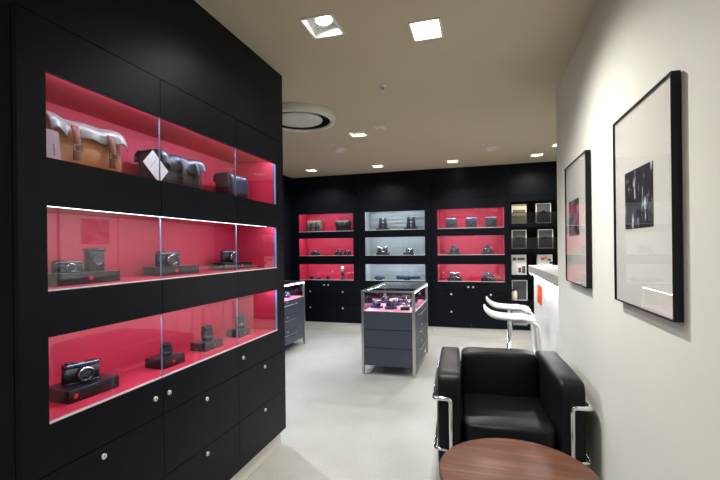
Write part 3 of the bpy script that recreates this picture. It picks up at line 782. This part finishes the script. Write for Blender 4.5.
# ------------------------------------------------------------------ glass display cases
def show_case(x0, x1, y0, y1, label):
    t = thing('glass_showcase', label, 'display case', ((x0 + x1) / 2, (y0 + y1) / 2, 0), 0, 'glass topped drawer showcases')
    a, b, c, d = x0 - (x0 + x1) / 2, x1 - (x0 + x1) / 2, y0 - (y0 + y1) / 2, y1 - (y0 + y1) / 2
    p = .028; H = .91; Z0 = .10; Z1 = .685
    m = MB(); m.box(a + p * .6, b - .022, c + .006, d - .006, Z0, Z1); m.build('body', M_case, t)
    m = MB()
    for z in (.295, .490): m.box(a + p, b - p, c + .004, c + .008, z - .0015, z + .0015)
    m.build('panel_joint', M_seam, t)
    for (u, v) in ((a, c), (b - p, c), (a, d - p), (b - p, d - p)):
        m = MB(); m.box(u, u + p, v, v + p, 0, H); m.build('post', M_steel, t, bevel=.002)
    m = MB(); h = .02
    m.box(a + p, b - p, c, c + p * .7, H - h, H); m.box(a + p, b - p, d - p * .7, d, H - h, H)
    m.box(a, a + p * .7, c + p, d - p, H - h, H); m.box(b - p * .7, b, c + p, d - p, H - h, H)
    m.build('top_frame', M_steel, t)
    m = MB(); m.box(a + .012, b - .012, c + .012, d - .012, H - .004, H + .004); m.build('glass_top', M_topglass, t, 'clear glass top')
    m = MB(); e = .006
    m.box(a + p, b - p, c + .008, c + .008 + e, Z1 + .006, H - h); m.box(a + p, b - p, d - .014, d - .008, Z1 + .006, H - h)
    m.box(a + .008, a + .014, c + p, d - p, Z1 + .006, H - h - .004); m.box(b - .014, b - .008, c + p, d - p, Z1 + .006, H - h - .004)
    m.build('glass_sides', M_glass, t)
    m = MB(); m.box(a + .02, b - .02, c + .02, d - .02, Z1, Z1 + .006); m.build('display_mat', M_pinkmat, t, 'pink display floor')
    m = MB(); m.box(a + p, b - p, c + .002, c + .007, Z1, Z1 + .006); m.box(b - .007, b - .002, c + p, d - p, Z1, Z1 + .006); m.build('edge_rail', M_rail, t)
    m = MB(); q = .010
    m.box(a + .003, a + .019, c + .04, d - .04, H - h - .003, H - h - .0005); m.box(b - .019, b - .003, c + .04, d - .04, H - h - .003, H - h - .0005)
    m.build('led_strip', M_ledcase, t, 'bluish white light strip')
    for k in range(3):
        z0 = Z0 + .003 + k * (Z1 - Z0) / 3; z1 = z0 + (Z1 - Z0) / 3 - .004
        m = MB(); m.box(b - .022, b - .006, c + p + .002, d - p - .002, z0, z1); dr = m.build('drawer_front', M_case, t)
        zh = z1 - .060
        m = MB(); m.tube([(b - .006, c + .30, zh), (b + .018, c + .30, zh), (b + .018, d - .30, zh), (b - .006, d - .30, zh)], .006, 8, bend=.012); m.build('handle', M_steel, dr, 'steel bar handle')
        m = MB(); m.lathe([(.009, 0), (.009, .005)], (b - .006, 0, z1 - .022), 'x', 16); m.build('lock', M_nickel, dr)
    return (x0 + x1) / 2, (y0 + y1) / 2, Z1 + .007

cx, cy, cz = show_case(-1.25, -.665, 4.29, 5.41, 'grey drawer showcase with lit glass top standing mid floor')
G2 = 'goods in the mid floor glass showcase'
def mini(x, y, rz, label, kind, sv=False, grp=G2):
    if kind == 'cam':
        t = thing('display_plinth', 'blue-lit plinth under the ' + label, 'display plinth', (x, y, cz), rz, grp + ' plinths')
        m = MB(); m.box(-.042, .042, -.060, .060, 0, .030, bevel=.002); m.build('block', M_bluelit, t)
        camera((x, y, cz + .030), rz, label, grp, W=.102, H=.056, D=.028, lens=.026, lr=.019, silver=sv)
    elif kind == 'lens': lens((x, y, cz), rz, label, .026, .055, grp)
mini(-1.13, 4.52, F - .3, 'black camera at the front left of the mid floor showcase', 'cam')
mini(-1.13, 4.95, F + .3, 'black camera at the back left of the mid floor showcase', 'cam')
mini(-.96, 4.47, F + .5, 'black camera at the front centre of the mid floor showcase', 'cam')
mini(-.955, 4.78, F - .4, 'silver camera in the centre of the mid floor showcase', 'cam', True)
mini(-.90, 5.08, F, 'black camera at the back centre of the mid floor showcase', 'cam')
mini(-.79, 4.68, F - .3, 'silver camera near the drawer side of the mid floor showcase', 'cam', True)
mini(-.76, 5.02, F, 'black lens near the drawer side of the mid floor showcase', 'lens')
mini(-1.02, 5.22, F, 'black lens at the far end of the mid floor showcase', 'lens')
t = thing('accessory_case', 'small black case at the front right of the mid floor showcase', 'case', (-.79, 4.42, cz), .2)
m = MB(); m.box(-.05, .05, -.035, .035, 0, .035, bevel=.006); m.build('base', M_cambody, t)
m = MB(); m.box(-.05, .05, -.035, .035, .036, .052, bevel=.006); m.build('lid', M_camsilver, t)
cx, cy, cz = show_case(-3.03, -2.445, 4.37, 5.49, 'grey drawer showcase half hidden behind the tall left cabinet')
G3 = 'goods in the half hidden glass showcase'
mini(-2.62, 5.25, .2, 'silver camera at the far end of the half hidden showcase', 'cam', True, G3)
mini(-2.60, 4.98, .2, 'black camera in the half hidden showcase', 'cam', False, G3)
mini(-2.85, 5.15, .2, 'black lens in the half hidden showcase', 'lens', False, G3)

# ------------------------------------------------------------------ bar counter, sign, stools
t = thing('bar_counter', 'white bar counter with thick grey edged top at the end of the right wall', 'counter', (WX, WY, 0))
m = MB(); m.box(.0, .55, .004, 2.04, 1.045, 1.135); m.bm.faces.ensure_lookup_table()
M_slabedge = mat('counter_edge_grey', (.42, .42, .41), .5, noise=.02)
for f in m.bm.faces:
    if abs(f.calc_center_median().z - 1.135) < 1e-3: f.material_index = 1
m.build('worktop', [M_slabedge, M_white], t, 'thick counter top with grey edge', bevel=.002)
m = MB(); m.box(.06, .50, .004, 2.02, .06, 1.045); m.build('front_panel', M_white, t)
m = MB(); m.box(.012, .022, .03, 2.0, 1.037, 1.044); m.build('led_strip', emit('led_counter', (.95, .97, 1.0), 70), t, 'hidden added light strip')
m = MB(); m.box(.09, .48, .01, 1.98, 0, .06); m.build('plinth', M_steel, t)
o = bx('orange_sign', M_orange, WX + .050, WX + .058, 4.80, 5.10, .730, .935, bevel=.003)
tag(o, 'small orange red plate fixed on the white bar counter front', 'sign')

def stool(loc, rz, label):
    t = thing('bar_stool', label, 'bar stool', loc, rz, 'white bar stools at the counter')
    # seat: side profile in x (back at -x, front at +x)
    prof = [(-.215, .835), (-.207, .815), (-.190, .796), (-.160, .775), (-.120, .760), (-.06, .752), (.02, .748), (.10, .750), (.155, .750), (.195, .740)]
    def st(u, v):
        f = u * (len(prof) - 1); i = min(int(f), len(prof) - 2); tt = f - i
        x = prof[i][0] + (prof[i + 1][0] - prof[i][0]) * tt; z = prof[i][1] + (prof[i + 1][1] - prof[i][1]) * tt
        w = .150 - .035 * max(0, (u - .7) / .3) ** 2 - .040 * max(0, (.30 - u) / .30) ** 2
        dx, dz = prof[i + 1][0] - prof[i][0], prof[i + 1][1] - prof[i][1]
        return (x, (v - .5) * 2 * w, z + .012 * ((v - .5) * 2) ** 2 * (1 if u < .8 else .3)), (-dz, 0, dx)
    m = MB(); m.sheet(st, 27, 12, .016); m.build('seat', M_seat, t, 'white curved seat shell')
    m = MB(); m.sheet(lambda u, v: ((st(u, v)[0][0] + .000, st(u, v)[0][1] * 1.02, st(u, v)[0][2] - .010), st(u, v)[1]), 27, 12, .006); m.build('seat_rim', M_chrome, t, 'metal rim under the seat')
    m = MB(); m.lathe([(.024, .02), (.024, .42), (.017, .425), (.017, .745)], seg=20); m.build('column', M_chrome, t)
    m = MB(); m.lathe([(.20, 0), (.20, .006), (.19, .012), (.04, .02), (.03, .03)], seg=40); m.build('base', M_chrome, t)
    m = MB()
    m.tube([(.02, -.12, .735), (.215, -.12, .735), (.245, -.12, .30), (.245, .12, .30), (.215, .12, .735), (.02, .12, .735)], .014, 12, bend=.075); m.build('footrest_loop', M_seat, t, 'pale looped footrest frame')
    return t
stool((.245, 3.80, 0), 0, 'white bar stool with curved seat, nearer of the two by the counter')
stool((.275, 4.42, 0), 0, 'white bar stool with curved seat, farther of the two by the counter')

# ------------------------------------------------------------------ armchair
ac = thing('armchair', 'black leather cube armchair with chrome tube frame against the right wall', 'armchair', (.122, 2.665, 0), .055)
def cushion(name, x0, x1, y0, y1, z0, z1, b, puff=(0, 0, 0), label=None):
    m = MB(); vs = m.box(x0, x1, y0, y1, z0, z1)
    bmesh.ops.subdivide_edges(m.bm, edges=m.bm.edges[:], cuts=7, use_grid_fill=True)
    c = Vector(((x0 + x1) / 2, (y0 + y1) / 2, (z0 + z1) / 2)); h = Vector(((x1 - x0) / 2, (y1 - y0) / 2, (z1 - z0) / 2))
    for v in m.bm.verts:
        p = v.co - c; n = Vector((p.x / h.x, p.y / h.y, p.z / h.z))
        # round the box
        q = Vector([max(-h[i] + b, min(h[i] - b, p[i])) for i in range(3)])
        d = p - q
        if d.length > 1e-6: p = q + d.normalized() * min(d.length, b)
        fx = (1 - n.y ** 2) * (1 - n.z ** 2); fy = (1 - n.x ** 2) * (1 - n.z ** 2); fz = (1 - n.x ** 2) * (1 - n.y ** 2)
        p += Vector((n.x * fx * puff[0], n.y * fy * puff[1], n.z * fz * puff[2]))
        p.z += .0025 * math.sin(23 * v.co.x + 17 * v.co.y)
        v.co = c + p
    for f in m.bm.faces: f.smooth = True
    return m.build(name, M_leather, ac, label, subsurf=1)
W2 = .388; fy, by = -.345, .395
cushion('arm_cushion', -W2 + .005, -W2 + .143, fy, by - .02, .13, .668, .020, (.004, .004, .003))
cushion('arm_cushion', W2 - .143, W2 - .005, fy, by - .02, .13, .668, .020, (.004, .004, .003))
cushion('back_cushion', -W2 + .146, W2 - .146, .165, by - .06, .30, .672, .022, (.0, .008, .002))
cushion('back_panel', -W2 + .148, W2 - .148, by - .065, by - .005, .14, .655, .022, (.0, .006, .004))
cushion('seat_cushion', -W2 + .146, W2 - .146, fy + .005, .18, .265, .405, .024, (.0, .006, .016))
cushion('seat_base', -W2 + .146, W2 - .146, fy + .012, .28, .135, .262, .03, (.0, .008, .0))
r = .0125
xo = W2 + .006; zt = .538; yf = fy - .014; yb = by + .012
m = MB()
m.tube([(-xo + .088, yf, .0), (-xo + .088, yf, zt), (-xo, yf, zt), (-xo, yb, zt), (xo, yb, zt), (xo, yf, zt), (xo - .088, yf, zt), (xo - .088, yf, 0)], r, 12, bend=.022)
m.build('top_frame', M_chrome, ac, 'chrome tube frame wrapping the arms')
for s in (-1, 1):
    m = MB(); m.tube([(s * xo, yb, zt), (s * xo, yb, 0)], r, 12); m.build('rear_leg', M_chrome, ac)
m = MB()
for s in (-1, 1): m.tube([(s * (xo - .088), yf, .255), (s * xo, yf + .015, .255), (s * xo, yb, .255)], .008, 10, bend=.02)
m.tube([(-xo, yb, .255), (xo, yb, .255)], .008, 10)
m.tube([(-xo + .088, yf, .125), (xo - .088, yf, .125)], .008, 10)
m.build('lower_frame', M_chrome, ac)

# ------------------------------------------------------------------ coffee table
tb = thing('coffee_table', 'round walnut coffee table in front of the black armchair', 'table', (.137, 1.775, 0))
m = MB(); m.lathe([(.001, .450), (.308, .450), (.313, .447), (.315, .442), (.315, .428), (.311, .424), (.30, .422), (.001, .422)], seg=96, caps=False); m.build('tabletop', M_wood, tb, 'dark walnut round top')
m = MB(); m.lathe([(.026, .02), (.026, .415)], seg=24); m.lathe([(.10, .414), (.10, .422)], seg=32); m.build('column', M_chrome, tb)
m = MB(); m.lathe([(.21, 0), (.21, .008), (.20, .014), (.05, .022), (.03, .03)], seg=48); m.build('base', M_chrome, tb)

# ------------------------------------------------------------------ framed pictures
def picture(y0, y1, label, img, mt):
    t = thing('framed_picture', label, 'picture', (WX, (y0 + y1) / 2, 1.5125), 0, None)
    h = (y1 - y0) / 2; v = .3725; d = .030; e = .0042; s = .004
    m = MB()
    m.box(-d, -s, -h, -h + e, -v, v); m.box(-d, -s, h - e, h, -v, v); m.box(-d, -s, -h + e, h - e, -v, -v + e); m.box(-d, -s, -h + e, h - e, v - e, v)
    m.build('frame', M_frame, t, 'thin black frame')
    m = MB(); m.box(-d + .008, -s, -h + e, h - e, -v + e, v - e); m.build('mount', M_mat, t, 'off white mount')
    a, b, c, f = img
    m = MB(); ym = (y0 + y1) / 2; m.box(-d + .0066, -d + .0080, a - ym, b - ym, c - 1.5125, f - 1.5125); m.build('print', mt, t, 'dark photograph')
    m = MB(); m.box(-d + .002, -d + .004, -h + e, h - e, -v + e, v - e); m.build('glass', M_picglass, t, 'clear glass')
    m = MB(); m.box(-s, 0, -.12, .12, v - .10, v - .06); m.build('hanging_bracket', M_steel, t)
picture(1.427, 1.982, 'large framed dark photograph nearest on the right wall', (1.585, 1.858, 1.432, 1.652), M_print)
picture(2.460, 3.016, 'framed photograph farther along the right wall, above the armchair', (2.650, 2.925, 1.432, 1.652), M_print_far)

# ------------------------------------------------------------------ world, camera, view
w = bpy.data.worlds.new('daylight'); SC.world = w; w.use_nodes = True
w.node_tree.nodes['Background'].inputs[0].default_value = (.80, .90, 1.0, 1)
w.node_tree.nodes['Background'].inputs[1].default_value = .7

cd = bpy.data.cameras.new('camera'); cam = bpy.data.objects.new('camera', cd); COL.objects.link(cam)
FPX = 410.0
cd.sensor_fit = 'HORIZONTAL'; cd.sensor_width = 36; cd.lens = FPX / 720 * 36
cd.shift_y = 8.3 / 720; cd.clip_start = .02
yaw = math.atan(120 / 410.)
roll = .0115
cam.matrix_world = Matrix.Translation((0, 0, 1.37)) @ Matrix.Rotation(yaw, 4, 'Z') @ Matrix.Rotation(PI / 2, 4, 'X') @ Matrix.Rotation(-roll, 4, 'Z')
SC.camera = cam
SC.view_settings.view_transform = 'Standard'; SC.view_settings.look = 'None'
SC.view_settings.gamma = 1; SC.view_settings.exposure = -0.12
try:
    SC.cycles.use_denoising = True; SC.cycles.sample_clamp_indirect = 6; SC.cycles.transparent_max_bounces = 24
    SC.cycles.caustics_reflective = False; SC.cycles.caustics_refractive = False
except Exception: pass
